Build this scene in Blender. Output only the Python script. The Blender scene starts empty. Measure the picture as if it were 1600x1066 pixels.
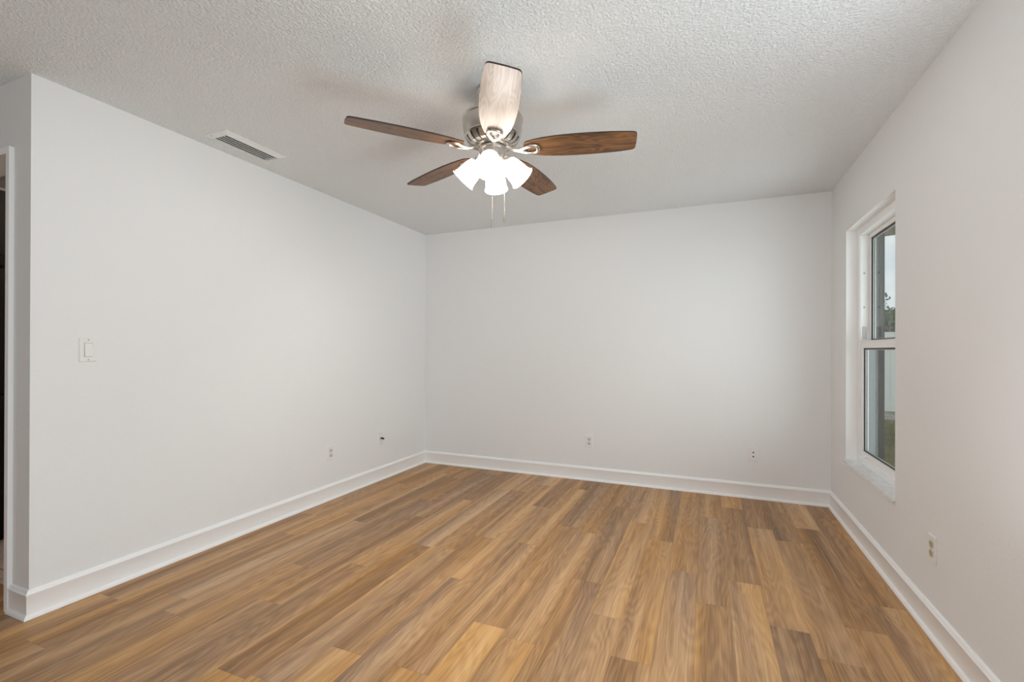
import bpy, bmesh, math, random
from mathutils import Vector, Matrix, Euler
random.seed(7)
S = bpy.context.scene
COL = S.collection
PI = math.pi

# ------------------------------------------------------------------ key dimensions (metres)
L, R, B, F, H = -2.798, 0.888, 4.289, 1.105, 2.44     # left wall, right wall, back wall, front end of left wall, ceiling
REAR, FAR = -3.0, -5.0                                  # open rear half of the room, behind the camera

# ------------------------------------------------------------------ camera
cam_d = bpy.data.cameras.new('camera')
cam = bpy.data.objects.new('camera', cam_d)
COL.objects.link(cam)
cam_d.sensor_width = 36.0
cam_d.lens = 731.456 * 36.0 / 1600.0
cam_d.shift_y = 13.26 / 1600.0
cam_d.clip_start = 0.02
cam_d.clip_end = 200
cam.matrix_world = (Matrix.Translation((0, 0, 1.2022)) @ Matrix.Rotation(0.3947, 4, 'Z')
                    @ Matrix.Rotation(PI / 2 + 0.0019, 4, 'X') @ Matrix.Rotation(0.0028, 4, 'Z'))
S.camera = cam

# ------------------------------------------------------------------ colour management
S.view_settings.view_transform = 'Standard'
S.view_settings.look = 'None'
S.view_settings.exposure = 0.0
S.view_settings.gamma = 1.0
S.view_settings.use_curve_mapping = False
S.cycles.use_denoising = True
S.cycles.max_bounces = 10
S.cycles.diffuse_bounces = 7
S.cycles.sample_clamp_indirect = 6.0

# ------------------------------------------------------------------ sky (cloudy day)
W = bpy.data.worlds.new('sky')
S.world = W
W.use_nodes = True
nt = W.node_tree
for n in list(nt.nodes): nt.nodes.remove(n)
wo = nt.nodes.new('ShaderNodeOutputWorld')
bg = nt.nodes.new('ShaderNodeBackground')
tc = nt.nodes.new('ShaderNodeTexCoord')
mp = nt.nodes.new('ShaderNodeMapping'); mp.inputs['Scale'].default_value = (2.2, 2.2, 6.0)
no = nt.nodes.new('ShaderNodeTexNoise'); no.inputs['Scale'].default_value = 1.6; no.inputs['Detail'].default_value = 6
cr = nt.nodes.new('ShaderNodeValToRGB')
cr.color_ramp.elements[0].position = 0.36; cr.color_ramp.elements[0].color = (0.72, 0.80, 0.90, 1)
cr.color_ramp.elements[1].position = 0.60; cr.color_ramp.elements[1].color = (0.95, 0.98, 1.0, 1)
nt.links.new(tc.outputs['Generated'], mp.inputs['Vector'])
nt.links.new(mp.outputs['Vector'], no.inputs['Vector'])
nt.links.new(no.outputs['Fac'], cr.inputs['Fac'])
nt.links.new(cr.outputs['Color'], bg.inputs['Color'])
bg.inputs['Strength'].default_value = 1.0
nt.links.new(bg.outputs['Background'], wo.inputs['Surface'])

# ------------------------------------------------------------------ daylight through the window in view and added openings
def area(name, loc, direction, sx, sy, watts, color, spread=180):
    d = bpy.data.lights.new(name, 'AREA')
    d.shape = 'RECTANGLE'; d.size = sx; d.size_y = sy; d.energy = watts; d.color = color; d.spread = math.radians(spread)
    o = bpy.data.objects.new(name, d); COL.objects.link(o)
    o.location = loc
    o.rotation_euler = Vector(direction).to_track_quat('-Z', 'Z').to_euler()
    return o

# area lights: window in view, plus an added unseen glass door and rear window
E_ADDED_DOOR, E_WIN, E_LAMP, E_HALL, E_ADDED_REAR, E_SPOT, E_HUB_FILL = 48, 16, 9.0, 9, 26, 18, 4
DAY = (0.85, 0.93, 1.0)
area('added_door_light', (R + 0.13, 1.00, 0.70), (-1, 0, 1.0), 1.55, 1.2, E_ADDED_DOOR, DAY)
area('added_rear_light', (-0.6, REAR - 0.1, 1.20), (0, 1, 0.8), 2.30, 1.40, E_ADDED_REAR, DAY)
area('yard_window_daylight', (R + 0.58, 3.30, 1.10), (-1, 0.30, 0.30), 1.70, 1.30, E_WIN, DAY, 120)

# ================================================================== materials
def lin(r, g, b):
    f = lambda c: (c / 255 / 12.92) if c / 255 <= 0.04045 else ((c / 255 + 0.055) / 1.055) ** 2.4
    return (f(r), f(g), f(b), 1)

def mat(name, color=(0.5, 0.5, 0.5, 1), rough=0.5, metal=0.0, spec=0.5):
    m = bpy.data.materials.new(name); m.use_nodes = True
    p = m.node_tree.nodes['Principled BSDF']
    p.inputs['Base Color'].default_value = color
    p.inputs['Roughness'].default_value = rough
    p.inputs['Metallic'].default_value = metal
    p.inputs['Specular IOR Level'].default_value = spec
    return m

def nodes(m):
    return m.node_tree.nodes, m.node_tree.links, m.node_tree.nodes['Principled BSDF']

def bumpy(m, layers, strength, dist):
    """bump from a sum of noise layers (scale, detail, weight) in object space"""
    N, K, p = nodes(m)
    t = N.new('ShaderNodeTexCoord')
    acc = None
    for sc, det, w in layers:
        n = N.new('ShaderNodeTexNoise'); n.inputs['Scale'].default_value = sc; n.inputs['Detail'].default_value = det
        K.new(t.outputs['Object'], n.inputs['Vector'])
        mu = N.new('ShaderNodeMath'); mu.operation = 'MULTIPLY'; mu.inputs[1].default_value = w
        K.new(n.outputs['Fac'], mu.inputs[0])
        if acc is None: acc = mu
        else:
            a = N.new('ShaderNodeMath'); a.operation = 'ADD'
            K.new(acc.outputs[0], a.inputs[0]); K.new(mu.outputs[0], a.inputs[1]); acc = a
    b = N.new('ShaderNodeBump'); b.inputs['Strength'].default_value = strength; b.inputs['Distance'].default_value = dist
    K.new(acc.outputs[0], b.inputs['Height']); K.new(b.outputs['Normal'], p.inputs['Normal'])
    return m

M = {}
M['wall'] = bumpy(mat('wall_paint', (0.80, 0.80, 0.80, 1), 0.75, spec=0.25), [(120, 2, 1.0), (45, 2, 0.8)], 0.25, 0.003)
M['trim'] = mat('white_trim_paint', (0.90, 0.90, 0.90, 1), 0.35, spec=0.4)
M['vinyl'] = mat('white_vinyl', (0.88, 0.88, 0.875, 1), 0.4, spec=0.4)
M['plate'] = mat('white_plastic', (0.80, 0.79, 0.775, 1), 0.35)
M['socket'] = mat('greyish_white_socket', (0.60, 0.585, 0.57, 1), 0.4)
M['beige'] = mat('beige_plastic', (0.52, 0.45, 0.30, 1), 0.4)
M['slot'] = mat('dark_slot', (0.02, 0.02, 0.02, 1), 0.6)
M['greyslot'] = mat('grey_slot', (0.18, 0.17, 0.16, 1), 0.6)
M['screw'] = mat('painted_screw', (0.42, 0.41, 0.39, 1), 0.4)
M['block'] = mat('grey_plastic_block', (0.55, 0.54, 0.53, 1), 0.5)
M['gasket'] = mat('dark_gasket', (0.03, 0.035, 0.035, 1), 0.5)
M['jambgrey'] = mat('grey_jamb_lining', (0.16, 0.18, 0.175, 1), 0.5)
M['ventwhite'] = mat('white_vent_enamel', (0.80, 0.80, 0.78, 1), 0.4)
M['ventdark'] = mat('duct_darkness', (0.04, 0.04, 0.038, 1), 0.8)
M['nickel'] = mat('brushed_nickel', (0.62, 0.58, 0.54, 1), 0.28, 1.0)
M['nickeldark'] = mat('dark_motor_vent', (0.05, 0.045, 0.04, 1), 0.5, 0.6)
M['edge'] = mat('dark_blade_edge', (0.035, 0.02, 0.014, 1), 0.5)
M['cab'] = mat('dark_espresso_cabinet', (0.012, 0.008, 0.007, 1), 0.55, spec=0.2)
M['cream'] = mat('cream_wall_paint', (0.74, 0.62, 0.48, 1), 0.7)
M['connector'] = mat('black_rubber', (0.012, 0.012, 0.012, 1), 0.5)
M['fence'] = mat('white_vinyl_fence', (0.82, 0.84, 0.80, 1), 0.5)
M['wire'] = mat('black_cable', (0.05, 0.055, 0.06, 1), 0.6)
M['bark'] = bumpy(mat('bark', (0.12, 0.09, 0.07, 1), 0.9), [(30, 4, 1)], 0.6, 0.02)
M['stucco'] = bumpy(mat('grey_stucco', (0.10, 0.112, 0.108, 1), 0.9, spec=0.2), [(40, 4, 1), (110, 3, 0.5)], 0.7, 0.01)
M['soffit'] = mat('tan_soffit', (0.42, 0.36, 0.27, 1), 0.8)
M['strip'] = mat('wood_transition_strip', (0.33, 0.18, 0.08, 1), 0.45)

# ceiling: knock-down / popcorn texture
def ceiling_mat():
    m = mat('textured_ceiling', (0.89, 0.905, 0.915, 1), 0.9, spec=0.15)
    N, K, p = nodes(m)
    t = N.new('ShaderNodeTexCoord')
    n1 = N.new('ShaderNodeTexNoise'); n1.inputs['Scale'].default_value = 84; n1.inputs['Detail'].default_value = 3; n1.inputs['Roughness'].default_value = 0.6
    r1 = N.new('ShaderNodeValToRGB'); r1.color_ramp.elements[0].position = 0.38; r1.color_ramp.elements[1].position = 0.66
    n2 = N.new('ShaderNodeTexNoise'); n2.inputs['Scale'].default_value = 150; n2.inputs['Detail'].default_value = 2
    ad = N.new('ShaderNodeMath'); ad.operation = 'MULTIPLY_ADD'; ad.inputs[1].default_value = 0.35
    b = N.new('ShaderNodeBump'); b.inputs['Strength'].default_value = 0.9; b.inputs['Distance'].default_value = 0.006
    K.new(t.outputs['Object'], n1.inputs['Vector']); K.new(t.outputs['Object'], n2.inputs['Vector'])
    K.new(n1.outputs['Fac'], r1.inputs['Fac'])
    K.new(n2.outputs['Fac'], ad.inputs[0]); K.new(r1.outputs['Color'], ad.inputs[2])
    K.new(ad.outputs[0], b.inputs['Height']); K.new(b.outputs['Normal'], p.inputs['Normal'])
    return m
M['ceiling'] = ceiling_mat()

# oak-look vinyl planks; UV in metres along the plank, 'plank' attribute = (tone, seed, hue)
def plank_mat():
    m = mat('oak_plank_floor', rough=0.42, spec=0.35)
    N, K, p = nodes(m)
    uv = N.new('ShaderNodeUVMap'); uv.uv_map = 'plank_uv'
    at = N.new('ShaderNodeAttribute'); at.attribute_name = 'plank'
    sx = N.new('ShaderNodeSeparateColor'); K.new(at.outputs['Color'], sx.inputs['Color'])
    su = N.new('ShaderNodeSeparateXYZ'); K.new(uv.outputs['UV'], su.inputs['Vector'])
    sd = N.new('ShaderNodeMath'); sd.operation = 'MULTIPLY'; sd.inputs[1].default_value = 91.7
    K.new(sx.outputs['Green'], sd.inputs[0])
    cb = N.new('ShaderNodeCombineXYZ')
    K.new(su.outputs['X'], cb.inputs['X']); K.new(su.outputs['Y'], cb.inputs['Y']); K.new(sd.outputs[0], cb.inputs['Z'])
    def noise(scale, detail, rough=0.5, src=cb):
        mpn = N.new('ShaderNodeMapping'); mpn.inputs['Scale'].default_value = scale
        K.new(src.outputs[0], mpn.inputs['Vector'])
        n = N.new('ShaderNodeTexNoise'); n.inputs['Scale'].default_value = 1.0
        n.inputs['Detail'].default_value = detail; n.inputs['Roughness'].default_value = rough
        K.new(mpn.outputs['Vector'], n.inputs['Vector']); return n.outputs['Fac']
    def math_(op, a, b=None, c=None):
        x = N.new('ShaderNodeMath'); x.operation = op
        for i, v in enumerate((a, b, c)):
            if v is None: continue
            if isinstance(v, (int, float)): x.inputs[i].default_value = v
            else: K.new(v, x.inputs[i])
        return x.outputs[0]
    broad = noise((12, 0.36, 1), 2, 0.5)                  # wide tonal streaks
    field = noise((9, 1.15, 1), 1.5, 0.45)                # field whose contour lines make the cathedral grain
    rings = math_('SINE', math_('MULTIPLY', field, 95.0))
    fine = noise((260, 6.0, 1), 4, 0.65)                  # fine pores
    mid = noise((95, 2.2, 1), 3, 0.55)
    knot = noise((11, 5.0, 1), 2, 0.5)
    v = math_('MULTIPLY', math_('SUBTRACT', broad, 0.5), 1.10)
    v = math_('ADD', v, math_('MULTIPLY', rings, 0.055))
    v = math_('ADD', v, math_('MULTIPLY', math_('SUBTRACT', fine, 0.5), 0.62))
    v = math_('ADD', v, math_('MULTIPLY', math_('SUBTRACT', mid, 0.5), 0.46))
    kn = math_('MULTIPLY', math_('MAXIMUM', math_('SUBTRACT', knot, 0.70), 0.0), -2.2)
    v = math_('ADD', v, kn)
    v = math_('ADD', v, math_('MULTIPLY', math_('SUBTRACT', sx.outputs['Red'], 0.5), 0.30))
    v = math_('ADD', v, 0.5)
    cr = N.new('ShaderNodeValToRGB'); e = cr.color_ramp.elements
    e[0].position = 0.0; e[0].color = lin(104, 78, 54)
    e[1].position = 1.0; e[1].color = lin(222, 184, 140)
    a = e.new(0.33); a.color = lin(152, 117, 84)
    a = e.new(0.62); a.color = lin(191, 152, 111)
    K.new(v, cr.inputs['Fac'])
    # greyer / redder planks
    hs = N.new('ShaderNodeHueSaturation')
    K.new(cr.outputs['Color'], hs.inputs['Color'])
    hn = noise((6, 0.6, 1), 1)
    sat = math_('ADD', math_('MULTIPLY', math_('SUBTRACT', sx.outputs['Blue'], 0.5), 0.16), math_('MULTIPLY_ADD', math_('SUBTRACT', hn, 0.5), 0.50, 1.06))
    K.new(sat, hs.inputs['Saturation'])
    # seams: slightly dark micro-bevel near the long edges and ends (uv x runs 0..width, attribute edge distances in second uv)
    uv2 = N.new('ShaderNodeUVMap'); uv2.uv_map = 'edge_uv'
    s2 = N.new('ShaderNodeSeparateXYZ'); K.new(uv2.outputs['UV'], s2.inputs['Vector'])
    ex = math_('SUBTRACT', 0.5, math_('ABSOLUTE', math_('SUBTRACT', s2.outputs['X'], 0.5)))   # 0 at edge
    ey = math_('SUBTRACT', 0.5, math_('ABSOLUTE', math_('SUBTRACT', s2.outputs['Y'], 0.5)))
    dx = math_('MULTIPLY', ex, 0.1505); dy = math_('MULTIPLY', ey, 1.245)
    dm = math_('MINIMUM', dx, dy)
    sm = math_('MINIMUM', math_('MULTIPLY', dm, 1 / 0.0016), 1.0)
    sf = math_('MULTIPLY_ADD', sm, 0.30, 0.70)
    mix = N.new('ShaderNodeMix'); mix.data_type = 'RGBA'; mix.blend_type = 'MULTIPLY'; mix.inputs['Factor'].default_value = 1.0
    K.new(hs.outputs['Color'], mix.inputs[6]); K.new(sf, mix.inputs[7])
    K.new(mix.outputs[2], p.inputs['Base Color'])
    b = N.new('ShaderNodeBump'); b.inputs['Strength'].default_value = 0.12; b.inputs['Distance'].default_value = 0.002
    K.new(math_('ADD', math_('MULTIPLY', fine, 0.5), sm), b.inputs['Height']); K.new(b.outputs['Normal'], p.inputs['Normal'])
    rg = math_('MULTIPLY_ADD', fine, 0.18, 0.34); K.new(rg, p.inputs['Roughness'])
    return m
M['plank'] = plank_mat()

def blade_mat(name, dark, light, rough):
    m = mat(name, rough=rough, spec=0.5)
    N, K, p = nodes(m)
    t = N.new('ShaderNodeTexCoord')
    def noise(scale, det):
        q = N.new('ShaderNodeMapping'); q.inputs['Scale'].default_value = scale; K.new(t.outputs['Object'], q.inputs['Vector'])
        n = N.new('ShaderNodeTexNoise'); n.inputs['Scale'].default_value = 1; n.inputs['Detail'].default_value = det
        K.new(q.outputs['Vector'], n.inputs['Vector']); return n.outputs['Fac']
    def mth(op, a, b):
        x = N.new('ShaderNodeMath'); x.operation = op
        for i, v in enumerate((a, b)):
            if isinstance(v, (int, float)): x.inputs[i].default_value = v
            else: K.new(v, x.inputs[i])
        return x.outputs[0]
    f = noise((2.6, 16, 1), 1)
    ring = mth('MULTIPLY', mth('SINE', mth('MULTIPLY', f, 70.0), 0.0), 0.16)
    v = mth('ADD', mth('ADD', noise((6, 130, 1), 4), ring), mth('MULTIPLY', mth('SUBTRACT', noise((2, 22, 1), 2), 0.5), 0.8))
    c = N.new('ShaderNodeValToRGB')
    c.color_ramp.elements[0].position = 0.2; c.color_ramp.elements[0].color = dark
    c.color_ramp.elements[1].position = 0.85; c.color_ramp.elements[1].color = light
    K.new(v, c.inputs['Fac']); K.new(c.outputs['Color'], p.inputs['Base Color'])
    return m
M['walnut'] = blade_mat('walnut_blade', (0.055, 0.026, 0.013, 1), (0.27, 0.128, 0.050, 1), 0.42)
M['paleblade'] = blade_mat('pale_blade', (0.34, 0.265, 0.215, 1), (0.56, 0.46, 0.39, 1), 0.4)  # paler tones of the blade grain, used on one blade

def emissive(name, color, strength, base):
    m = mat(name, base, 0.3)
    p = m.node_tree.nodes['Principled BSDF']
    p.inputs['Emission Color'].default_value = color
    p.inputs['Emission Strength'].default_value = strength
    return m
M['shade'] = emissive('lit_frosted_glass', (1.0, 0.93, 0.83, 1), E_LAMP, (0.45, 0.44, 0.42, 1))
M['dimband'] = emissive('dim_outline_glass', (1.0, 0.96, 0.90, 1), 0.25, (0.42, 0.41, 0.39, 1))  # dimmer emission painted on rim and neck to outline the shades
M['bulb'] = emissive('lit_bulb', (1.0, 0.97, 0.93, 1), 8.0, (0.9, 0.9, 0.9, 1))

def glass_mat():
    m = bpy.data.materials.new('window_glass'); m.use_nodes = True
    N, K = m.node_tree.nodes, m.node_tree.links
    for n in list(N): N.remove(n)
    out = N.new('ShaderNodeOutputMaterial'); mx = N.new('ShaderNodeMixShader')
    tr = N.new('ShaderNodeBsdfTransparent'); tr.inputs['Color'].default_value = (0.93, 0.96, 0.945, 1)
    gl = N.new('ShaderNodeBsdfGlossy'); gl.inputs['Roughness'].default_value = 0.0
    fr = N.new('ShaderNodeFresnel'); fr.inputs['IOR'].default_value = 1.5
    ge = N.new('ShaderNodeNewGeometry')                      # outer face only, so a pane reflects once
    iv = N.new('ShaderNodeMath'); iv.operation = 'SUBTRACT'; iv.inputs[0].default_value = 1.0; K.new(ge.outputs['Backfacing'], iv.inputs[1])
    mu = N.new('ShaderNodeMath'); mu.operation = 'MULTIPLY'; K.new(fr.outputs['Fac'], mu.inputs[0]); K.new(iv.outputs[0], mu.inputs[1])
    K.new(mu.outputs[0], mx.inputs['Fac']); K.new(tr.outputs[0], mx.inputs[1]); K.new(gl.outputs[0], mx.inputs[2])
    K.new(mx.outputs[0], out.inputs['Surface'])
    return m
M['glass'] = glass_mat()

def marble_mat():
    m = mat('white_marble', rough=0.25, spec=0.5)
    N, K, p = nodes(m)
    t = N.new('ShaderNodeTexCoord')
    n = N.new('ShaderNodeTexNoise'); n.inputs['Scale'].default_value = 14; n.inputs['Detail'].default_value = 8; n.inputs['Distortion'].default_value = 1.5
    c = N.new('ShaderNodeValToRGB')
    c.color_ramp.elements[0].position = 0.38; c.color_ramp.elements[0].color = (0.72, 0.72, 0.74, 1)
    c.color_ramp.elements[1].position = 0.60; c.color_ramp.elements[1].color = (0.84, 0.84, 0.85, 1)
    K.new(t.outputs['Object'], n.inputs['Vector']); K.new(n.outputs['Fac'], c.inputs['Fac']); K.new(c.outputs['Color'], p.inputs['Base Color'])
    return m
M['marble'] = marble_mat()

def tile_mat():
    m = mat('pinkish_tile', rough=0.35)
    N, K, p = nodes(m)
    t = N.new('ShaderNodeTexCoord')
    br = N.new('ShaderNodeTexBrick'); br.offset = 0.0
    br.inputs['Scale'].default_value = 1.0; br.inputs['Brick Width'].default_value = 0.33; br.inputs['Row Height'].default_value = 0.33
    br.inputs['Mortar Size'].default_value = 0.004
    br.inputs['Color1'].default_value = (0.62, 0.50, 0.42, 1); br.inputs['Color2'].default_value = (0.58, 0.48, 0.42, 1)
    br.inputs['Mortar'].default_value = (0.20, 0.13, 0.09, 1)
    q = N.new('ShaderNodeMapping'); q.inputs['Location'].default_value = (0.1, 0.03, 0)
    K.new(t.outputs['Object'], q.inputs['Vector']); K.new(q.outputs['Vector'], br.inputs['Vector']); K.new(br.outputs['Color'], p.inputs['Base Color'])
    return m
M['tile'] = tile_mat()

def noise_color(name, c0, c1, scale, rough=0.9):
    m = mat(name, rough=rough, spec=0.2)
    N, K, p = nodes(m)
    t = N.new('ShaderNodeTexCoord')
    n = N.new('ShaderNodeTexNoise'); n.inputs['Scale'].default_value = scale; n.inputs['Detail'].default_value = 6
    c = N.new('ShaderNodeValToRGB')
    c.color_ramp.elements[0].position = 0.35; c.color_ramp.elements[0].color = c0
    c.color_ramp.elements[1].position = 0.65; c.color_ramp.elements[1].color = c1
    K.new(t.outputs['Object'], n.inputs['Vector']); K.new(n.outputs['Fac'], c.inputs['Fac']); K.new(c.outputs['Color'], p.inputs['Base Color'])
    return m
M['grass'] = noise_color('dry_lawn_grass', (0.10, 0.13, 0.03, 1), (0.30, 0.27, 0.10, 1), 3.5)
M['leaf'] = noise_color('tree_leaves', (0.05, 0.09, 0.04, 1), (0.16, 0.23, 0.11, 1), 2.5)
M['gravel'] = noise_color('grey_dirt_bed', (0.20, 0.19, 0.17, 1), (0.42, 0.40, 0.36, 1), 9)

# ================================================================== mesh helpers
def new_obj(name, bm, m, parent=None, smooth=False):
    me = bpy.data.meshes.new(name)
    bmesh.ops.recalc_face_normals(bm, faces=bm.faces)
    bm.to_mesh(me); bm.free()
    o = bpy.data.objects.new(name, me); COL.objects.link(o)
    for x in (m if isinstance(m, (list, tuple)) else [m]): me.materials.append(x)
    if smooth:
        for p in me.polygons: p.use_smooth = True
        try: me.set_sharp_from_angle(angle=math.radians(38))
        except Exception: pass
    if parent is not None: o.parent = parent
    return o

def thing(name, label, cat, loc=(0, 0, 0), rot=(0, 0, 0), group=None):
    o = bpy.data.objects.new(name, None); COL.objects.link(o)
    o.empty_display_size = 0.05
    o.location = loc; o.rotation_euler = rot
    o['label'] = label; o['category'] = cat
    if group: o['group'] = group
    return o

def struct(o, label=None):
    o['kind'] = 'structure'
    if label: o['label'] = label
    return o

def box(bm, lo, hi, mi=0):
    vs = [bm.verts.new((x, y, z)) for x in (lo[0], hi[0]) for y in (lo[1], hi[1]) for z in (lo[2], hi[2])]
    fs = []
    for q in ((0, 1, 3, 2), (4, 6, 7, 5), (0, 4, 5, 1), (2, 3, 7, 6), (0, 2, 6, 4), (1, 5, 7, 3)):
        f = bm.faces.new([vs[i] for i in q]); f.material_index = mi; fs.append(f)
    return vs, fs

def boxobj(name, lo, hi, m, parent=None, bevel=0.0, seg=2):
    bm = bmesh.new(); box(bm, lo, hi)
    if bevel: bmesh.ops.bevel(bm, geom=bm.edges[:], offset=bevel, segments=seg, affect='EDGES', profile=0.6)
    return new_obj(name, bm, m, parent, smooth=bevel > 0)

def lathe(bm, prof, seg=48, mtx=None, close=False, mi=0):
    """prof: list of (r,z)"""
    rings = []
    for r, z in prof:
        if r < 1e-6:
            rings.append([bm.verts.new((0, 0, z))])
        else:
            rings.append([bm.verts.new((r * math.cos(2 * PI * i / seg), r * math.sin(2 * PI * i / seg), z)) for i in range(seg)])
    pairs = list(zip(rings[:-1], rings[1:]))
    if close: pairs.append((rings[-1], rings[0]))
    for a, b in pairs:
        for i in range(seg):
            j = (i + 1) % seg
            if len(a) == 1 and len(b) == 1: continue
            if len(a) == 1: f = bm.faces.new((a[0], b[i], b[j]))
            elif len(b) == 1: f = bm.faces.new((a[i], a[j], b[0]))
            else: f = bm.faces.new((a[i], a[j], b[j], b[i]))
            f.material_index = mi
    if mtx is not None:
        vs = [v for ring in rings for v in ring]
        bmesh.ops.transform(bm, matrix=mtx, verts=vs)

def prism(bm, outline, z0, z1, mi=0, mi_side=None):
    a = [bm.verts.new((x, y, z0)) for x, y in outline]
    b = [bm.verts.new((x, y, z1)) for x, y in outline]
    f = bm.faces.new(a[::-1]); f.material_index = mi
    f = bm.faces.new(b); f.material_index = mi
    n = len(a)
    for i in range(n):
        j = (i + 1) % n
        f = bm.faces.new((a[i], a[j], b[j], b[i])); f.material_index = mi if mi_side is None else mi_side
    return a + b

def tube(bm, pts, rad, seg=10, closed=False, flat=1.0):
    """round (or vertically flattened) tube along pts"""
    P = [Vector(p) for p in pts]; n = len(P); rings = []
    for i in range(n):
        if closed: t = (P[(i + 1) % n] - P[i - 1])
        else: t = P[min(i + 1, n - 1)] - P[max(i - 1, 0)]
        t.normalize()
        up = Vector((0, 0, 1)) if abs(t.z) < 0.9 else Vector((1, 0, 0))
        s = t.cross(up).normalized(); u = s.cross(t).normalized()
        r = rad[i] if isinstance(rad, (list, tuple)) else rad
        rings.append([bm.verts.new(P[i] + s * (r * math.cos(2 * PI * k / seg)) + u * (r * flat * math.sin(2 * PI * k / seg))) for k in range(seg)])
    m = n if closed else n - 1
    for i in range(m):
        a, b = rings[i], rings[(i + 1) % n]
        for k in range(seg):
            q = (k + 1) % seg
            bm.faces.new((a[k], a[q], b[q], b[k]))
    if not closed:
        bm.faces.new(rings[0][::-1]); bm.faces.new(rings[-1])

def rrect(w, h, r, seg=5):
    pts = []
    for cx, cy, a0 in ((w / 2 - r, h / 2 - r, 0), (-w / 2 + r, h / 2 - r, 90), (-w / 2 + r, -h / 2 + r, 180), (w / 2 - r, -h / 2 + r, 270)):
        for i in range(seg + 1):
            a = math.radians(a0 + 90 * i / seg)
            pts.append((cx + r * math.cos(a), cy + r * math.sin(a)))
    return pts

def slab_with_holes(name, axis, x0, x1, u0, u1, z0, z1, holes, m):
    """wall slab normal to axis ('x' or 'y'); u is the other horizontal axis; holes = (ua,ub,za,zb)"""
    us = sorted({u0, u1, *[h[0] for h in holes], *[h[1] for h in holes]})
    zs = sorted({z0, z1, *[h[2] for h in holes], *[h[3] for h in holes]})
    def solid(i, j):
        if i < 0 or j < 0 or i >= len(us) - 1 or j >= len(zs) - 1: return False
        cu, cz = (us[i] + us[i + 1]) / 2, (zs[j] + zs[j + 1]) / 2
        return not any(h[0] < cu < h[1] and h[2] < cz < h[3] for h in holes)
    bm = bmesh.new(); cache = {}
    def V(t, i, j):
        k = (t, i, j)
        if k not in cache:
            p = (t, us[i], zs[j]) if axis == 'x' else (us[i], t, zs[j])
            cache[k] = bm.verts.new(p)
        return cache[k]
    for i in range(len(us) - 1):
        for j in range(len(zs) - 1):
            if not solid(i, j): continue
            for t in (x0, x1): bm.faces.new((V(t, i, j), V(t, i + 1, j), V(t, i + 1, j + 1), V(t, i, j + 1)))
            for di, dj, a, b in ((-1, 0, (i, j), (i, j + 1)), (1, 0, (i + 1, j), (i + 1, j + 1)), (0, -1, (i, j), (i + 1, j)), (0, 1, (i, j + 1), (i + 1, j + 1))):
                if not solid(i + di, j + dj):
                    bm.faces.new((V(x0, *a), V(x0, *b), V(x1, *b), V(x1, *a)))
    return struct(new_obj(name, bm, m))

# ================================================================== room shell
WY0, WY1, WZ0, WZ1 = 2.962, 3.885, 0.452, 2.036            # window in view (right wall)
RT = 0.16                                                   # right wall thickness
slab_with_holes('wall_right', 'x', R, R + RT, REAR, B, 0, H,
                [(WY0, WY1, WZ0, WZ1), (-2.5, -0.7, 0.55, 2.05), (0.2, 1.8, 0.0, 2.05)], M['wall'])
struct(boxobj('wall_back', (L - 0.12, B, 0), (R + RT, B + 0.12, H), M['wall']))
struct(boxobj('wall_left', (L - 0.12, F, 0), (L, B, H), M['wall']))
slab_with_holes('wall_hall', 'y', F, F + 0.12, FAR, L - 0.12, 0, H, [(-3.85, -2.972, 0, 2.10)], M['wall'])
slab_with_holes('wall_rear', 'y', REAR - 0.12, REAR, FAR - 0.12, R + RT, 0, H, [(-1.8, 0.6, 0.45, 2.05)], M['wall'])
struct(boxobj('wall_far_left', (FAR - 0.12, REAR, 0), (FAR, 2.6, H), M['wall']))
struct(boxobj('wall_hall_end', (FAR - 0.12, 2.6, 0), (L - 0.12, 2.72, H), M['cream']))
struct(boxobj('ceiling', (FAR - 0.12, REAR - 0.12, H), (R + RT, B + 0.12, H + 0.1), M['ceiling']))

# floor of planks, all in one mesh
PW, PL, PX = 0.1505, 1.245, -0.0455
joints = {-1: 2.71, -2: 3.10, -3: 2.12, -4: 2.405, -5: 3.05, -6: 1.855, -7: 2.725, -8: 3.41, -9: 1.475, -10: 3.72, -11: 2.45,
          -12: 3.335, -13: 1.62, -14: 3.205, -15: 2.62, -16: 2.725, -17: 2.262, -18: 1.35, 0: 2.415, 1: 2.706, 2: 2.33, 3: 3.40, 4: 2.445, 5: 3.955, 6: 3.0}
tones = {(4, 0): (0.02, 0.5), (2, -1): (0.25, 0.2), (1, -1): (0.72, 0.4), (0, -1): (0.42, 0.5), (0, 0): (0.60, 0.4), (-1, -1): (0.72, 0.4), (-1, 0): (0.50, 0.8),
         (-6, -1): (0.85, 0.8), (-6, 0): (0.35, 0.7), (-9, -1): (0.80, 0.7), (-9, 0): (0.30, 0.7), (-12, 0): (0.10, 0.5), (-12, -1): (0.68, 0.7), (-12, -2): (0.25, 0.4),
         (-8, 0): (0.12, 0.5), (-8, -1): (0.55, 0.2), (-7, -1): (0.30, 0.6), (-7, 0): (0.80, 0.8), (-7, 1): (0.15, 0.5), (-14, -1): (0.18, 0.3), (-14, -2): (0.55, 0.6),
         (1, 0): (0.28, 0.5), (1, 1): (0.75, 0.7), (2, 0): (0.66, 0.5), (2, 1): (0.15, 0.5), (3, 0): (0.35, 0.5), (3, -1): (0.70, 0.4), (5, 0): (0.05, 0.6), (5, -1): (0.40, 0.9),
         (-4, 0): (0.25, 0.5), (-4, -1): (0.35, 0.6), (-2, -1): (0.66, 0.8), (-2, 0): (0.35, 0.5), (-3, -1): (0.60, 0.5), (-5, -1): (0.60, 0.6)}
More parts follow.
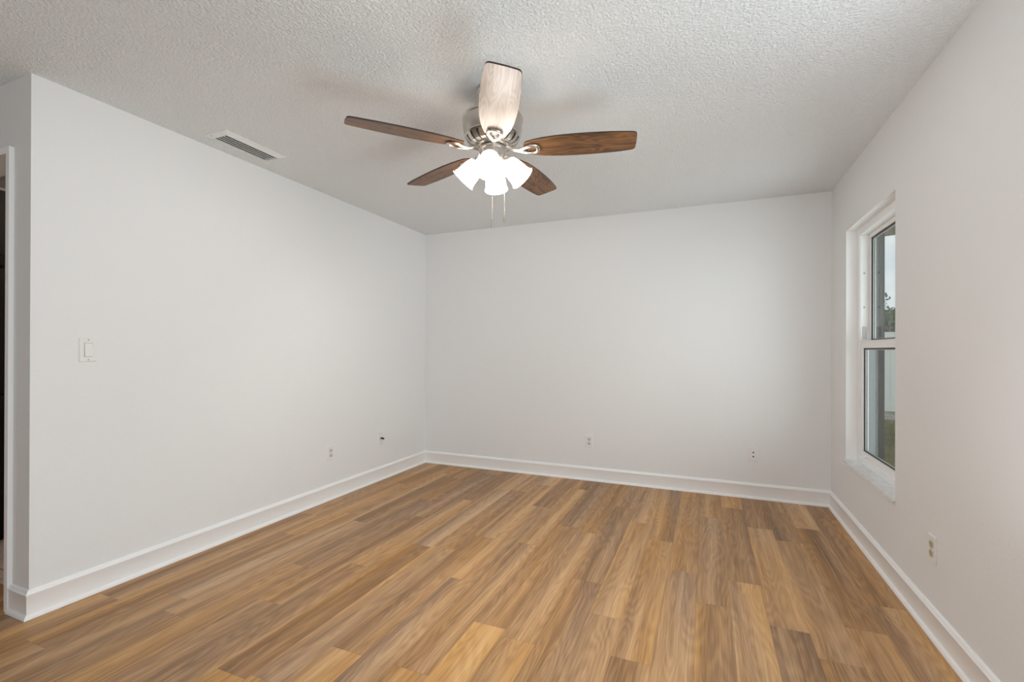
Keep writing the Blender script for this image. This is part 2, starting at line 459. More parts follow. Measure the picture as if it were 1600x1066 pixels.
def build_floor():
    bm = bmesh.new()
    uv = bm.loops.layers.uv.new('plank_uv'); ue = bm.loops.layers.uv.new('edge_uv')
    ca = bm.loops.layers.float_color.new('plank')
    rnd = random.Random(21)
    for k in range(-33, 7):
        x0, x1 = PX + PW * k, PX + PW * (k + 1)
        j = joints.get(k, rnd.uniform(0, PL))
        n0 = math.floor((REAR - j) / PL)
        for n in range(n0, n0 + 8):
            y0, y1 = j + n * PL, j + (n + 1) * PL
            c = tones.get((k, n), None)
            r = (rnd.betavariate(1.6, 1.6), rnd.random(), rnd.random())
            if c is not None: r = c if len(c) == 3 else (c[0], r[1], c[1])
            ya, yb = max(y0, REAR), min(y1, B + 0.02 if x1 > L else 1.17)
            xa, xb = max(x0, FAR), min(x1, R + 0.02)
            if x0 < L < x1: xa = x0
            if yb - ya < 0.005 or xb - xa < 0.002: continue
            f = bm.faces.new([bm.verts.new(p) for p in ((xa, ya, 0), (xb, ya, 0), (xb, yb, 0), (xa, yb, 0))])
            for lp in f.loops:
                x, y = lp.vert.co.x, lp.vert.co.y
                lp[uv].uv = (x - x0, y - y0); lp[ue].uv = ((x - x0) / PW, (y - y0) / PL)
                lp[ca] = (*r, 1)
    return bm
struct(new_obj('floor', build_floor(), M['plank']))
bm = bmesh.new(); box(bm, (FAR, 1.20, -0.02), (L - 0.12, 2.6, 0.0)); struct(new_obj('floor_hall', bm, M['tile']))
struct(boxobj('floor_slab', (FAR - 0.12, REAR - 0.12, -0.15), (R + RT, B + 0.12, -0.021), M['gravel']))
struct(boxobj('trim_1', (-3.85, 1.155, -0.01), (-2.972, 1.205, 0.006), M['strip'], bevel=0.002))

# baseboards with cap moulding and shoe, mitred at the corners
PROF = [(0, 0), (0.026, 0), (0.0255, 0.006), (0.022, 0.014), (0.016, 0.019), (0.0135, 0.020), (0.0135, 0.100), (0.0165, 0.104), (0.0165, 0.108),
        (0.012, 0.112), (0.0105, 0.118), (0.006, 0.1235), (0.003, 0.125), (0, 0.125)]
def baseboard(name, start, end):
    """start/end: functions offset d -> (x,y)"""
    bm = bmesh.new()
    a = [bm.verts.new((*start(d), z)) for d, z in PROF]
    b = [bm.verts.new((*end(d), z)) for d, z in PROF]
    n = len(PROF)
    for i in range(n):
        j = (i + 1) % n
        bm.faces.new((a[i], a[j], b[j], b[i]))
    bm.faces.new(a[::-1]); bm.faces.new(b)
    o = struct(new_obj(name, bm, M['trim'], smooth=True)); return o
baseboard('baseboard_left', lambda d: (L + d, F - d), lambda d: (L + d, B - d))
baseboard('baseboard_back', lambda d: (L + d, B - d), lambda d: (R - d, B - d))
baseboard('baseboard_right', lambda d: (R - d, B - d), lambda d: (R - d, 1.82))
baseboard('baseboard_hall', lambda d: (-2.941, F - d), lambda d: (L + d, F - d))
# door casing round the hall opening: the right leg stands in view
bm = bmesh.new()
box(bm, (-2.972, F - 0.018, 0), (-2.942, F, 2.130)); box(bm, (-3.88, F - 0.018, 0), (-3.85, F, 2.130))
box(bm, (-3.85, F - 0.018, 2.10), (-2.972, F, 2.130))
struct(new_obj('trim_2', bm, M['trim']))

# ------------------------------------------------------------------ the window in view: single hung, white vinyl
def window_in_view():
    w = bpy.data.objects.new('window_1', None); COL.objects.link(w); w.location = (R, (WY0 + WY1) / 2, WZ0)
    struct(w)
    def part(name, bm, m, par=w, smooth=False):
        o = new_obj(name, bm, m, None, smooth)
        o.data.transform(Matrix.Translation(-w.location)); o.parent = par
        return o
    def ring(x0, x1, ya, yb, za, zb, wy, wzb, wzt):
        bm = bmesh.new()
        box(bm, (x0, ya, za), (x1, ya + wy, zb)); box(bm, (x0, yb - wy, za), (x1, yb, zb))
        box(bm, (x0, ya + wy, za), (x1, yb - wy, za + wzb)); box(bm, (x0, ya + wy, zb - wzt), (x1, yb - wy, zb))
        return bm
    # plaster return lining, painted bright white
    bm = bmesh.new(); t = 0.003
    box(bm, (R + 0.001, WY1 - t, WZ0), (R + 0.07, WY1, WZ1)); box(bm, (R + 0.001, WY0, WZ0), (R + 0.07, WY0 + t, WZ1)); box(bm, (R + 0.001, WY0 + t, WZ1 - t), (R + 0.07, WY1 - t, WZ1))
    part('window_return', bm, M['trim'])
    fx = R + 0.064
    part('window_frame', ring(fx, R + 0.153, WY0 + 0.002, WY1 - 0.002, WZ0 + 0.001, WZ1 - 0.002, 0.050, 0.040, 0.046), M['vinyl'])
    ya, yb = WY0 + 0.052, WY1 - 0.052
    zm = 1.249
    # upper sash, set back
    up = part('upper_sash', ring(R + 0.118, R + 0.150, ya, yb, zm - 0.022, WZ1 - 0.048, 0.024, 0.05, 0.026), M['vinyl'])
    lo = part('lower_sash', ring(R + 0.072, R + 0.106, ya, yb, WZ0 + 0.041, zm + 0.024, 0.040, 0.044, 0.049), M['vinyl'])
    for nm, par, xp, y0, y1, z0, z1 in (('upper_pane', up, R + 0.134, ya + 0.024, yb - 0.024, zm + 0.028, WZ1 - 0.074),
                                        ('lower_pane', lo, R + 0.089, ya + 0.040, yb - 0.040, WZ0 + 0.085, zm - 0.025)):
        bm = bmesh.new(); box(bm, (xp - 0.002, y0, z0), (xp + 0.002, y1, z1)); part(nm, bm, M['glass'], par)
        g = ring(xp - 0.008, xp + 0.010, y0, y1, z0, z1, 0.008, 0.006, 0.008); part('gasket', g, M['gasket'], par)
        s = ring(xp - 0.0035, xp + 0.0035, y0 + 0.008, y1 - 0.008, z0 + 0.006, z1 - 0.008, 0.006, 0.004, 0.005); part('spacer', s, M['screw'], par)
    # balance tracks beside the upper sash with screws and latch blocks
    for y0, y1, sgn in ((WY1 - 0.056, WY1 - 0.052, -1), (WY0 + 0.052, WY0 + 0.056, 1)):
        bm = bmesh.new()
        box(bm, (R + 0.070, y0, zm + 0.03), (R + 0.078, y1 + 0.0, WZ1 - 0.05)); box(bm, (R + 0.108, y0, zm + 0.03), (R + 0.116, y1, WZ1 - 0.05))
        part('balance_track', bm, M['vinyl'])
        yy = y0 if sgn < 0 else y1
        for z in (1.50, 1.73):
            bm = bmesh.new()
            lathe(bm, [(0, 0.002), (0.005, 0.0015), (0.006, 0), (0.006, -0.002)], 12, Matrix.Translation((R + 0.092, yy + 0.004 * -sgn * 1.0, z)) @ Matrix.Rotation(sgn * -PI / 2, 4, 'X'))
            part('track_screw', bm, M['screw'])
        bm = bmesh.new(); box(bm, (R + 0.082, min(yy, yy + 0.005 * -sgn), 1.285), (R + 0.104, max(yy, yy + 0.005 * -sgn), 1.37)); part('tilt_block', bm, M['block'])
    # dark grey lining added to dim the outer jambs beside the lower sash
    bm = bmesh.new()
    box(bm, (R + 0.108, yb - 0.005, WZ0 + 0.041), (R + 0.152, yb, zm - 0.022)); box(bm, (R + 0.108, ya, WZ0 + 0.041), (R + 0.152, ya + 0.005, zm - 0.022))
    part('dim_jamb_lining', bm, M['jambgrey'])
    for y in (3.70, 3.16):
        bm = bmesh.new(); box(bm, (R + 0.058, y - 0.024, 0.509), (R + 0.072, y + 0.024, 0.517))
        bmesh.ops.bevel(bm, geom=bm.edges[:], offset=0.003, segments=2, affect='EDGES')
        part('sash_lift', bm, M['vinyl'], lo)
    bm = bmesh.new(); box(bm, (R - 0.022, WY0 - 0.012, WZ0 - 0.016), (R + 0.066, WY1 + 0.012, WZ0 + 0.003))
    # sill: ears in front of the wall, narrower inside the opening
    bm.clear()
    pts = [(R - 0.020, WY0 - 0.010), (R - 0.0005, WY0 - 0.010), (R - 0.0005, WY0 + 0.001), (R + 0.066, WY0 + 0.001), (R + 0.066, WY1 - 0.001), (R - 0.0005, WY1 - 0.001), (R - 0.0005, WY1 + 0.010), (R - 0.020, WY1 + 0.010)]
    prism(bm, pts, WZ0 - 0.014, WZ0 + 0.004)
    part('window_sill', bm, M['marble'])
window_in_view()

# openings added for daylight, out of view: side window, rear window, sliding door
def plain_window(name, y0, y1, z0, z1, mull):
    w = bpy.data.objects.new(name, None); COL.objects.link(w); w.location = (R, (y0 + y1) / 2, z0); struct(w)
    def part(n, bm, m):
        o = new_obj(n, bm, m); o.data.transform(Matrix.Translation(-w.location)); o.parent = w
    bm = bmesh.new(); t = 0.05
    box(bm, (R + 0.06, y0, z0), (R + 0.14, y0 + t, z1)); box(bm, (R + 0.06, y1 - t, z0), (R + 0.14, y1, z1))
    box(bm, (R + 0.06, y0 + t, z0), (R + 0.14, y1 - t, z0 + t)); box(bm, (R + 0.06, y0 + t, z1 - t), (R + 0.14, y1 - t, z1))
    if mull == 'v': box(bm, (R + 0.07, (y0 + y1) / 2 - 0.03, z0 + t), (R + 0.13, (y0 + y1) / 2 + 0.03, z1 - t))
    else: box(bm, (R + 0.07, y0 + t, (z0 + z1) / 2 - 0.025), (R + 0.13, y1 - t, (z0 + z1) / 2 + 0.025))
    part('window_frame', bm, M['vinyl'])
    bm = bmesh.new(); box(bm, (R + 0.098, y0 + t, z0 + t), (R + 0.102, y1 - t, z1 - t)); part('pane', bm, M['glass'])
plain_window('added_window_side', -2.5, -0.7, 0.55, 2.05, 'v')
w = bpy.data.objects.new('added_window_rear', None); COL.objects.link(w); w.location = (-0.6, REAR, 0.45); struct(w)
bm = bmesh.new()
for a, b in (((-1.2, -0.09, 0), (-1.15, -0.03, 1.6)), ((1.15, -0.09, 0), (1.2, -0.03, 1.6)), ((-1.15, -0.09, 0), (1.15, -0.03, 0.05)), ((-1.15, -0.09, 1.55), (1.15, -0.03, 1.6)), ((-0.03, -0.08, 0.05), (0.03, -0.04, 1.55))): box(bm, a, b)
new_obj('window_frame', bm, M['vinyl'], w)
plain_window('added_door', 0.2, 1.8, 0.0, 2.05, 'v')

# ================================================================== ceiling fan
def ceiling_fan(loc):
    fan = thing('ceiling_fan', 'brushed nickel five-blade ceiling fan with four lit frosted bell lamps and two pull chains', 'ceiling fan', loc)
    cx, cy, cz = loc                                        # cz = ceiling; local z below is negative
    Z = lambda z: z - H
    bm = bmesh.new()
    lathe(bm, [(0, Z(2.44)), (0.073, Z(2.44)), (0.073, Z(2.424)), (0.067, Z(2.420)), (0.064, Z(2.395)), (0.052, Z(2.362)), (0.036, Z(2.342)), (0.024, Z(2.336)), (0, Z(2.336))])
    new_obj('canopy', bm, M['nickel'], fan, True)
    bm = bmesh.new(); lathe(bm, [(0, Z(2.336)), (0.020, Z(2.336)), (0.020, Z(2.318)), (0.034, Z(2.312)), (0.034, Z(2.306)), (0, Z(2.306))], 32)
    new_obj('downrod', bm, M['nickel'], fan, True)
    bm = bmesh.new()
    lathe(bm, [(0, Z(2.311)), (0.108, Z(2.310)), (0.138, Z(2.304)), (0.1445, Z(2.296)), (0.1445, Z(2.290)), (0.141, Z(2.287)), (0.141, Z(2.262)), (0.137, Z(2.235)), (0.129, Z(2.214))], 64)
    hs = new_obj('motor_housing', bm, M['nickel'], fan, True)
    bm = bmesh.new()
    lathe(bm, [(0.127, Z(2.216)), (0.117, Z(2.196)), (0.104, Z(2.183)), (0.088, Z(2.180)), (0, Z(2.180))], 64)
    new_obj('vent_band', bm, M['nickeldark'], hs, True)
    bm = bmesh.new()
    for i in range(20):
        a = 2 * PI * i / 20
        mt = Matrix.Rotation(a, 4, 'Z')
        vs = []
        for (r0, z0), (r1, z1) in (((0.130, 2.216), (0.120, 2.194)), ((0.120, 2.194), (0.106, 2.179)), ((0.106, 2.179), (0.086, 2.174))):
            v, _ = box(bm, (min(r0, r1) - 0.002, -0.0125, Z(min(z0, z1))), (max(r0, r1), 0.0125, Z(max(z0, z1))))
            # shear the box into a sloping rib
            for q in v:
                q.co.z = Z(z0) + (Z(z1) - Z(z0)) * (q.co.x - r0) / (r1 - r0) + (0.004 if q.co.z > Z(min(z0, z1)) + 1e-6 else -0.001)
            vs += v
        bmesh.ops.transform(bm, matrix=mt, verts=vs)
    lathe(bm, [(0.131, Z(2.218)), (0.1315, Z(2.212)), (0.126, Z(2.205)), (0.124, Z(2.210))], 64, close=True)
    new_obj('vent_rib', bm, M['nickel'], hs, False)
    bm = bmesh.new(); lathe(bm, [(0, Z(2.179)), (0.080, Z(2.179)), (0.084, Z(2.174)), (0.084, Z(2.166)), (0.060, Z(2.162)), (0, Z(2.162))], 48)
    new_obj('flywheel', bm, M['nickel'], fan, True)
    bm = bmesh.new()
    lathe(bm, [(0, Z(2.162)), (0.058, Z(2.162)), (0.0655, Z(2.158)), (0.0655, Z(2.148)), (0.061, Z(2.146)), (0.061, Z(2.108)), (0.064, Z(2.104)), (0.062, Z(2.096)), (0.045, Z(2.082)), (0.020, Z(2.074)), (0.012, Z(2.066)), (0, Z(2.064))], 48)
    new_obj('switch_housing', bm, M['nickel'], fan, True)

    # blades
    half = [(0.150, 0.000), (0.1505, 0.022), (0.155, 0.036), (0.165, 0.046), (0.19, 0.054), (0.24, 0.066), (0.30, 0.0735), (0.38, 0.0775), (0.46, 0.0775), (0.54, 0.0745),
            (0.60, 0.0695), (0.640, 0.0645), (0.651, 0.0615), (0.658, 0.0560), (0.661, 0.048), (0.6625, 0.020), (0.663, 0.0)]
    outline = [(x, -y) for x, y in half] + [(x, y) for x, y in half[::-1][1:-1]]
    pitch = math.radians(-11)
    def bladebm(pale):
        bm = bmesh.new()
        prism(bm, outline, -0.003, 0.003, mi=0, mi_side=1)
        return bm
    for k in range(5):
        az = math.radians((13.4, 85.0, 157.0, 228.3, 298.3)[k])
        pale = (k == 4)
        bl = new_obj('fan_blade', bladebm(pale), [M['paleblade'] if pale else M['walnut'], M['edge']], fan)
        bl.location = (0, 0, Z(2.152)); bl.rotation_euler = Euler((pitch, 0, az), 'XYZ')
        # stagger the grain
        off = Vector((0, 0, 0))
        if pale: bl['label'] = 'pale blade pointing at the camera'
        bm = bmesh.new()
        # iron: arm rising to the flywheel, ending in an open teardrop loop under the blade
        loop = []
        for i in range(28):
            a = 2 * PI * i / 28
            r = 0.182 + 0.040 * math.cos(a) ; w = 0.029 * math.sin(a)
            if math.cos(a) < 0: w *= (1 + 0.75 * math.cos(a)) ; r = 0.182 + 0.060 * math.cos(a)
            else: r = 0.182 + 0.036 * (abs(math.cos(a)) ** 0.55)
            loop.append((r, w, -0.010 + (-0.004 if math.cos(a) < 0 else 0)))
        tube(bm, loop, 0.0085, 10, True, flat=0.75)
        tube(bm, [(0.130, 0, -0.014), (0.112, 0, -0.012), (0.095, 0, -0.004), (0.080, 0, 0.008), (0.062, 0, 0.014)], [0.012, 0.010, 0.009, 0.010, 0.013], 10, flat=0.5)
        for sx, sy in ((0.205, 0.0), (0.172, 0.014), (0.172, -0.014)):
            lathe(bm, [(0, -0.0065), (0.004, -0.006), (0.005, -0.003), (0.005, 0.0)], 10, Matrix.Translation((sx if sy else 0.212, sy, 0)))
        ir = new_obj('blade_iron', bm, M['nickel'], bl, True)

    # light kit: four bell shades
    mouth = 0.112
    outer = [(0.024, 0.0), (0.031, 0.004), (0.038, 0.013), (0.0435, 0.028), (0.0475, 0.048), (0.050, 0.072), (0.052, 0.092), (0.056, 0.105), (0.061, mouth)]
    inner = [(r - 0.003, max(z, 0.003)) for r, z in outer[::-1]]
    inner[0] = (outer[-1][0] - 0.0025, mouth)
    for k in range(4):
        az = math.radians(-65 - 8 + 90 * k)
        tilt = math.radians(43)
        mt = Matrix.Rotation(az, 4, 'Z') @ Matrix.Translation((0.066, 0, Z(2.094))) @ Matrix.Rotation(PI - tilt, 4, 'Y')
        # local +z of the shade runs outward and down
        bm = bmesh.new()
        lathe(bm, [(0, -0.045), (0.013, -0.045), (0.014, -0.030), (0.018, -0.020), (0.027, -0.012), (0.029, -0.002), (0.027, 0.006), (0.0, 0.006)], 24)
        ho = new_obj('lamp_holder', bm, M['nickel'], fan, True); ho.matrix_local = mt
        bm = bmesh.new(); lathe(bm, outer + inner, 40, close=True)
        for f in bm.faces:
            c = f.calc_center_median()
            if (0.100 < c.z < mouth and math.hypot(c.x, c.y) > 0.0545) or (c.z < 0.009): f.material_index = 1
        sh = new_obj('lamp_shade', bm, [M['shade'], M['dimband']], fan, True); sh.matrix_local = mt
        bm = bmesh.new()
        lathe(bm, [(0, 0.007), (0.012, 0.008), (0.013, 0.022), (0.019, 0.036), (0.025, 0.050), (0.0265, 0.062), (0.024, 0.075), (0.015, 0.084), (0, 0.088)], 24)
        new_obj('bulb', bm, M['bulb'], sh, True)
        ld = bpy.data.lights.new('fan_lamp_light', 'SPOT'); ld.energy = E_SPOT; ld.color = (1.0, 0.975, 0.95); ld.shadow_soft_size = 0.045
        ld.spot_size = math.radians(150); ld.spot_blend = 0.6
        lo = bpy.data.objects.new('fan_lamp_light', ld); COL.objects.link(lo); lo.parent = fan
        lo.matrix_local = mt @ Matrix.Translation((0, 0, mouth + 0.004)) @ Matrix.Rotation(PI, 4, 'X')
    # added point light for glow between the four shades; no lamp sits there
    ld = bpy.data.lights.new('fan_hub_fill', 'POINT'); ld.energy = E_HUB_FILL; ld.color = (1.0, 0.90, 0.76); ld.shadow_soft_size = 0.07
    lo = bpy.data.objects.new('fan_hub_fill', ld); COL.objects.link(lo); lo.parent = fan; lo.location = (0, 0, Z(2.015))
    # pull chains
    for az, r, z1 in ((-65, 0.050, 1.770), (20, 0.058, 1.808)):
        a = math.radians(az); x, y = r * math.cos(a), r * math.sin(a)
        bm = bmesh.new()
        tube(bm, [(x, y, Z(2.10)), (x, y, Z(z1 + 0.036))], 0.0014, 6)
        n = int((2.10 - z1 - 0.04) / 0.006)
        for i in range(n):
            lathe(bm, [(0, 0.0021), (0.0021, 0), (0, -0.0021)], 6, Matrix.Translation((x, y, Z(2.098 - i * 0.006))))
        ch = new_obj('pull_chain', bm, M['nickel'], fan, True)
        bm = bmesh.new()
        lathe(bm, [(0, 0.042), (0.0025, 0.041), (0.0045, 0.032), (0.0060, 0.018), (0.0068, 0.008), (0.0055, 0.002), (0, 0)], 14, Matrix.Translation((x, y, Z(z1))))
        new_obj('chain_fob', bm, M['nickel'], ch, True)
ceiling_fan((-0.94, 2.01, H))

# ================================================================== ceiling vent
def ceiling_vent():
    x0, x1, y0, y1 = -2.683, -2.497, 1.805, 2.212
    v = thing('ceiling_vent', 'white louvred air vent in the textured ceiling above the left wall', 'vent', ((x0 + x1) / 2, (y0 + y1) / 2, H))
    w, h = x1 - x0, y1 - y0
    bm = bmesh.new()
    fw = 0.028
    # flange, bevelled: outer thin edge, inner raised lip
    def loop(a, b, z): return [bm.verts.new(p) for p in ((-a, -b, z), (a, -b, z), (a, b, z), (-a, b, z))]
    ls = [loop(w / 2, h / 2, -0.0002), loop(w / 2, h / 2, -0.004), loop(w / 2 - fw + 0.006, h / 2 - fw + 0.006, -0.010), loop(w / 2 - fw, h / 2 - fw, -0.016), loop(w / 2 - fw - 0.003, h / 2 - fw - 0.003, -0.016), loop(w / 2 - fw - 0.003, h / 2 - fw - 0.003, -0.0002)]
    for a, b in zip(ls[:-1], ls[1:]):
        for i in range(4):
            j = (i + 1) % 4; bm.faces.new((a[i], a[j], b[j], b[i]))
    new_obj('vent_flange', bm, M['ventwhite'], v)
    bm = bmesh.new(); box(bm, (-w / 2 + fw, -h / 2 + fw, -0.003), (w / 2 - fw, h / 2 - fw, -0.0005)); new_obj('vent_dark_backing', bm, M['ventdark'], v)  # dark plate painted as the unlit duct behind the louvres
    n = 5; span = w - 2 * fw - 0.008
    for i in range(n):
        bm = bmesh.new()
        vs, _ = box(bm, (-0.006, -h / 2 + fw + 0.004, -0.0012), (0.006, h / 2 - fw - 0.004, 0.0012))
        bmesh.ops.transform(bm, matrix=Matrix.Translation((-span / 2 + span * (i + 0.6) / n, 0, -0.0115)) @ Matrix.Rotation(math.radians(44), 4, 'Y'), verts=vs)
        new_obj('louvre', bm, M['ventwhite'], v)
    for y in (-h / 2 + fw / 2, h / 2 - fw / 2):
        bm = bmesh.new(); lathe(bm, [(0, -0.0095), (0.004, -0.009), (0.005, -0.006), (0.005, -0.004)], 12, Matrix.Translation((-w / 2 + 0.05, y, 0))); new_obj('vent_screw', bm, M['screw'], v, True)
ceiling_vent()

# ================================================================== wall plates; built facing local -Y (local x right, z up)
def plate_base(name, label, cat, loc, rotz, w=0.072, h=0.116, group=None):
    t = thing(name, label, cat, loc, (0, 0, rotz), group)
    bm = bmesh.new()
    o0, o1 = rrect(w, h, 0.004, 3), rrect(w - 0.006, h - 0.006, 0.004, 3)
    a = [bm.verts.new((x, 0.0, z)) for x, z in o0]; b = [bm.verts.new((x, -0.0035, z)) for x, z in o0]; c = [bm.verts.new((x, -0.0065, z)) for x, z in o1]
    n = len(a)
    for p, q in ((a, b), (b, c)):
        for i in range(n):
            j = (i + 1) % n; bm.faces.new((p[i], p[j], q[j], q[i]))
    bm.faces.new(a); bm.faces.new(c)
    new_obj('cover_plate', bm, M['plate'], t, True)
    return t
FRONT = Matrix.Rotation(PI / 2, 4, 'X')       # local z -> -y
def disc(par, name, x, z, r, y0, y1, m, seg=16):
    bm = bmesh.new()
    lathe(bm, [(0, y0), (r * 0.85, y0), (r, y0 - 0.0004), (r, y1), (0, y1)], seg, Matrix.Translation((x, 0, z)) @ FRONT)
    return new_obj(name, bm, m, par, True)
def outlet(label, loc, rotz, face):
    t = plate_base('wall_outlet', label, 'outlet', loc, rotz)
    for s in (-1, 1):
        zc = 0.0195 * s
        bm = bmesh.new()
        pts = [(0.0172 * math.cos(a), 0.0172 * math.sin(a)) for a in [2 * PI * i / 28 for i in range(28)]]
        pts = [(x, max(-0.0135, min(0.0135, z)) + zc) for x, z in pts]
        vs = prism(bm, pts, 0.0, 0.0085)
        bmesh.ops.transform(bm, matrix=FRONT, verts=vs)
        rc = new_obj('receptacle', bm, face, t)
        for x0, hh in ((-0.0065, 0.008), (0.0065, 0.0065)):
            bm = bmesh.new(); box(bm, (x0 - 0.0012, -0.0089, zc + 0.003 - hh / 2), (x0 + 0.0012, -0.008, zc + 0.003 + hh / 2)); new_obj('slot', bm, M['slot'], rc)
        disc(rc, 'ground_hole', 0, zc - 0.008, 0.0027, 0.0089, 0.008, M['slot'], 12)
    disc(t, 'plate_screw', 0, 0, 0.0032, 0.0078, 0.006, M['screw'])
    return t
LEFTW, BACKW, RIGHTW = PI / 2, 0.0, -PI / 2      # rotation so that local -Y faces into the room
# (local -Y to +X : rotate +90; to -X : rotate -90)
outlet('white duplex outlet low on the left wall, the one nearer the camera', (L + 0.0001, 2.918, 0.372), LEFTW, M['socket'])
outlet('white duplex outlet low on the back wall below the fan', (-1.008, B - 0.0001, 0.360), BACKW, M['socket'])
outlet('white wall plate with two beige sockets low on the right wall', (R - 0.0001, 2.524, 0.364), RIGHTW, M['beige'])

t = plate_base('cable_plate', 'white wall plate with a black cable connector on the left wall near the corner', 'wall plate', (L + 0.0001, 3.540, 0.386), LEFTW)
bm = bmesh.new(); lathe(bm, [(0, 0.0065), (0.008, 0.0065), (0.008, 0.009), (0.0055, 0.010), (0.0055, 0.016), (0, 0.016)], 6, FRONT); new_obj('threaded_jack', bm, M['screw'], t)
bm = bmesh.new(); tube(bm, [(0, -0.014, 0), (0.002, -0.026, -0.001), (0.006, -0.042, -0.006)], [0.0085, 0.0085, 0.007], 12); new_obj('cable_connector', bm, M['connector'], t, True)
for z in (0.042, -0.042): disc(t, 'plate_screw', 0, z, 0.0035, 0.0078, 0.006, M['screw'])

t = plate_base('jack_plate', 'white wall plate with two round black jacks low on the back wall near the window', 'wall plate', (0.350, B - 0.0001, 0.358), BACKW)
for z in (0.0165, -0.0165):
    bm = bmesh.new(); box(bm, (-0.011, -0.0085, z - 0.011), (0.011, -0.006, z + 0.011)); k = new_obj('jack_insert', bm, M['plate'], t)
    disc(k, 'jack_hole', 0, z, 0.0062, 0.0093, 0.008, M['slot'], 16)
for z in (0.042, -0.042): disc(t, 'plate_screw', 0, z, 0.0028, 0.0076, 0.006, M['plate'])

def light_switch():
    t = plate_base('light_switch', 'white rocker light switch at hand height on the left wall', 'light switch', (L + 0.0001, 1.317, 1.199), LEFTW)
    bm = bmesh.new(); box(bm, (-0.0172, -0.0072, -0.034), (0.0172, -0.006, 0.034)); new_obj('switch_frame', bm, M['greyslot'], t)
    bm = bmesh.new()
    v, _ = box(bm, (-0.0160, -0.0085, -0.0328), (0.0160, -0.0062, 0.0328))
    for q in v:
        if q.co.y < -0.008: q.co.y -= 0.004 if q.co.z < 0 else -0.0005
    new_obj('rocker', bm, M['plate'], t)
    for z in (0.0485, -0.0485): disc(t, 'plate_screw', 0, z, 0.0034, 0.0078, 0.006, M['screw'])
light_switch()

# ================================================================== adjoining room seen through the opening at the far left
def tall_cabinet():
    x1, y0, y1 = -4.075, 1.27, 2.3
    c = thing('tall_cabinet', 'tall dark espresso cabinet beyond the doorway at the far left', 'cabinet', (x1 - 0.3, (y0 + y1) / 2, 0))
    lo = lambda x, y, z: (x - (x1 - 0.3), y - (y0 + y1) / 2, z)
    boxobj('cabinet_body', lo(x1 - 0.6, y0, 0.0), lo(x1 - 0.02, y1, 2.20), M['cab'], c)
    for a, b in ((0.05, 0.905), (0.925, 1.70), (1.725, 2.185)):
        for ya, yb in ((y0 + 0.005, (y0 + y1) / 2 - 0.003), ((y0 + y1) / 2 + 0.003, y1 - 0.005)):
            dr = boxobj('cabinet_door', lo(x1 - 0.02, ya, a), lo(x1, yb, b), M['cab'], c, 0.002)
            bm = bmesh.new()
            for q in (lo(x1, ya + 0.06, a + 0.06), ):
                p0 = Vector(lo(x1 + 0.0005, ya + 0.07, a + 0.07)); p1 = Vector(lo(x1 + 0.006, yb - 0.07, b - 0.07))
                box(bm, p0, p1)
            new_obj('door_panel', bm, M['cab'], dr)
tall_cabinet()
pl = bpy.data.lights.new('hall_lamp_light', 'POINT'); pl.energy = E_HALL; pl.color = (1.0, 0.86, 0.70); pl.shadow_soft_size = 0.15
po = bpy.data.objects.new('hall_lamp_light', pl); COL.objects.link(po); po.location = (-3.5, 1.95, 2.30)

# ================================================================== outside the window
GZ = -0.15
slab_with_holes('wall_exterior', 'x', R + RT, R + RT + 0.02, 1.9, 4.60, GZ, 2.235, [(WY0 + 0.004, WY1 - 0.012, WZ0 + 0.01, WZ1 - 0.01)], M['stucco'])
struct(boxobj('wall_porch', (R + RT, 4.60, GZ), (1.314, 5.02, 2.235), M['stucco'], bevel=0.012))
struct(boxobj('ceiling_porch', (R + RT, 1.6, 2.235), (2.6, 5.10, 2.40), M['soffit']))
def lawn():
    bm = bmesh.new(); rnd = random.Random(3)
    f = bm.faces.new([bm.verts.new(p) for p in ((R + RT, -4, GZ), (14, -4, GZ), (14, 11.29, GZ), (R + RT, 11.29, GZ))])
    for i in range(9000):
        y = rnd.uniform(5.2, 11.2); x = rnd.uniform(y * 0.27, y * 0.36)
        a = rnd.uniform(0, 2 * PI); h = rnd.uniform(0.03, 0.085); w = 0.006
        dx, dy = math.cos(a) * w, math.sin(a) * w
        lx, ly = rnd.uniform(-0.03, 0.03), rnd.uniform(-0.03, 0.03)
        bm.faces.new([bm.verts.new(p) for p in ((x - dx, y - dy, GZ), (x + dx, y + dy, GZ), (x + lx, y + ly, GZ + h))])
    o = new_obj('lawn', bm, M['grass'])
    o['kind'] = 'stuff'; o['label'] = 'patchy green and dry lawn seen through the lower window pane'; o['category'] = 'lawn'
lawn()
bm = bmesh.new(); prism(bm, [(R + RT, 11.3), (14, 11.3), (14, 12.60), (R + RT, 12.60)], GZ - 0.02, GZ + 0.01)
o = new_obj('gravel_bed', bm, M['gravel']); o['kind'] = 'stuff'; o['label'] = 'grey gravel strip at the foot of the white fence outside'; o['category'] = 'gravel'

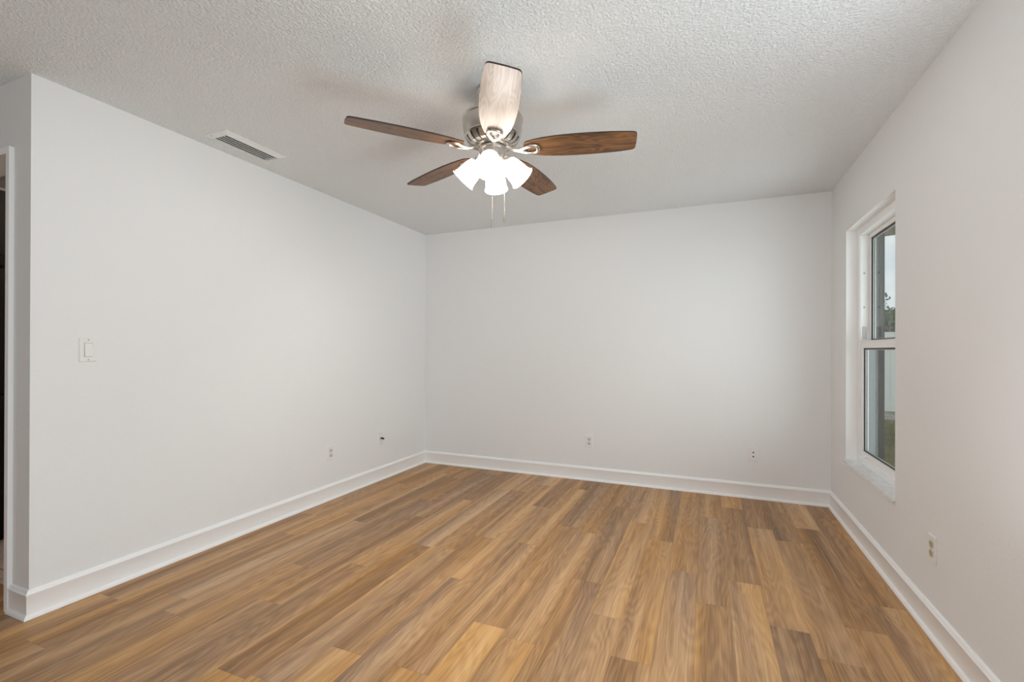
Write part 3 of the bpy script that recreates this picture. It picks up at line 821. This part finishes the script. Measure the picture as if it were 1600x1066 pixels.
struct(boxobj('ground', (R + RT - 6, 12.61, GZ - 0.05), (14, 26, GZ - 0.001), M['grass']))
def fence():
    f = thing('vinyl_fence', 'white vinyl privacy fence across the yard beyond the window', 'fence', (4.4, 12.75, GZ))
    for i in range(5):
        x = -3.2 + i * 1.8
        p = boxobj('fence_post', (x - 0.06, -0.06, 0), (x + 0.06, 0.06, 1.80), M['fence'], f)
        bm = bmesh.new(); lathe(bm, [(0.095, 1.80), (0.095, 1.82), (0, 1.87)], 4, Matrix.Rotation(PI / 4, 4, 'Z') @ Matrix.Identity(4))
        bmesh.ops.translate(bm, vec=(x, 0, 0), verts=bm.verts[:]); new_obj('post_cap', bm, M['fence'], p)
        if i < 4:
            bm = bmesh.new()
            for k in range(10):
                xa = x + 0.06 + k * 0.168; box(bm, (xa, -0.018, 0.12), (xa + 0.164, 0.018, 1.66))
            new_obj('fence_panel', bm, M['fence'], f)
            for z in (0.03, 1.64): boxobj('fence_rail', (x + 0.06, -0.03, z), (x + 1.74, 0.03, z + 0.14), M['fence'], f)
fence()

def tree():
    t = thing('leafy_tree', 'dark green leafy tree behind the white fence outside', 'tree', (4.75, 16.5, GZ))
    rnd = random.Random(11)
    bm = bmesh.new()
    tube(bm, [(0, 0, 0), (0.03, 0, 0.6), (-0.02, 0.02, 1.2), (0.05, 0, 1.9)], [0.13, 0.10, 0.085, 0.05], 10)
    for i in range(7):
        a = i * 0.9; tube(bm, [(0, 0, 1.0 + i * 0.1), (0.5 * math.cos(a), 0.5 * math.sin(a), 1.6 + 0.1 * i), (0.9 * math.cos(a), 0.9 * math.sin(a), 2.0 + 0.1 * i)], [0.045, 0.03, 0.012], 6)
    new_obj('trunk', bm, M['bark'], t, True)
    bm = bmesh.new()
    cl = [(rnd.gauss(0, 0.62), rnd.gauss(0, 0.55), 1.85 + rnd.gauss(0, 0.45), rnd.uniform(0.22, 0.40)) for _ in range(34)]
    for x, y, z, r in cl:
        for _ in range(170):
            d = Vector((rnd.gauss(0, 1), rnd.gauss(0, 1), rnd.gauss(0, 1))).normalized() * r * rnd.uniform(0.5, 1.0)
            c = Vector((x, y, min(z, 2.75))) + d
            if c.z < 0.7: continue
            q = Euler((rnd.uniform(0, PI), rnd.uniform(0, PI), rnd.uniform(0, 2 * PI))).to_matrix()
            s = rnd.uniform(0.035, 0.075)
            vs = [bm.verts.new(c + q @ Vector(p)) for p in ((-s, 0, 0), (0, -s * 0.5, 0.01), (s, 0, 0), (0, s * 0.5, 0.01))]
            bm.faces.new(vs)
    new_obj('crown', bm, M['leaf'], t)
tree()
for lab, z0, z1 in (('upper of two black utility wires crossing the sky outside', 4.93, 5.45), ('lower of two black utility wires crossing the sky outside', 4.54, 5.06)):
    bm = bmesh.new()
    pts = [(-4 + 1.5 * i, 20.0 - 0.35 * i, z0 + (z1 - z0) * i / 12) for i in range(13)]
    tube(bm, pts, 0.022, 6)
    o = new_obj('utility_wire', bm, M['wire'], None, True); o['label'] = lab; o['category'] = 'wire'; o['group'] = 'utility wires outside'
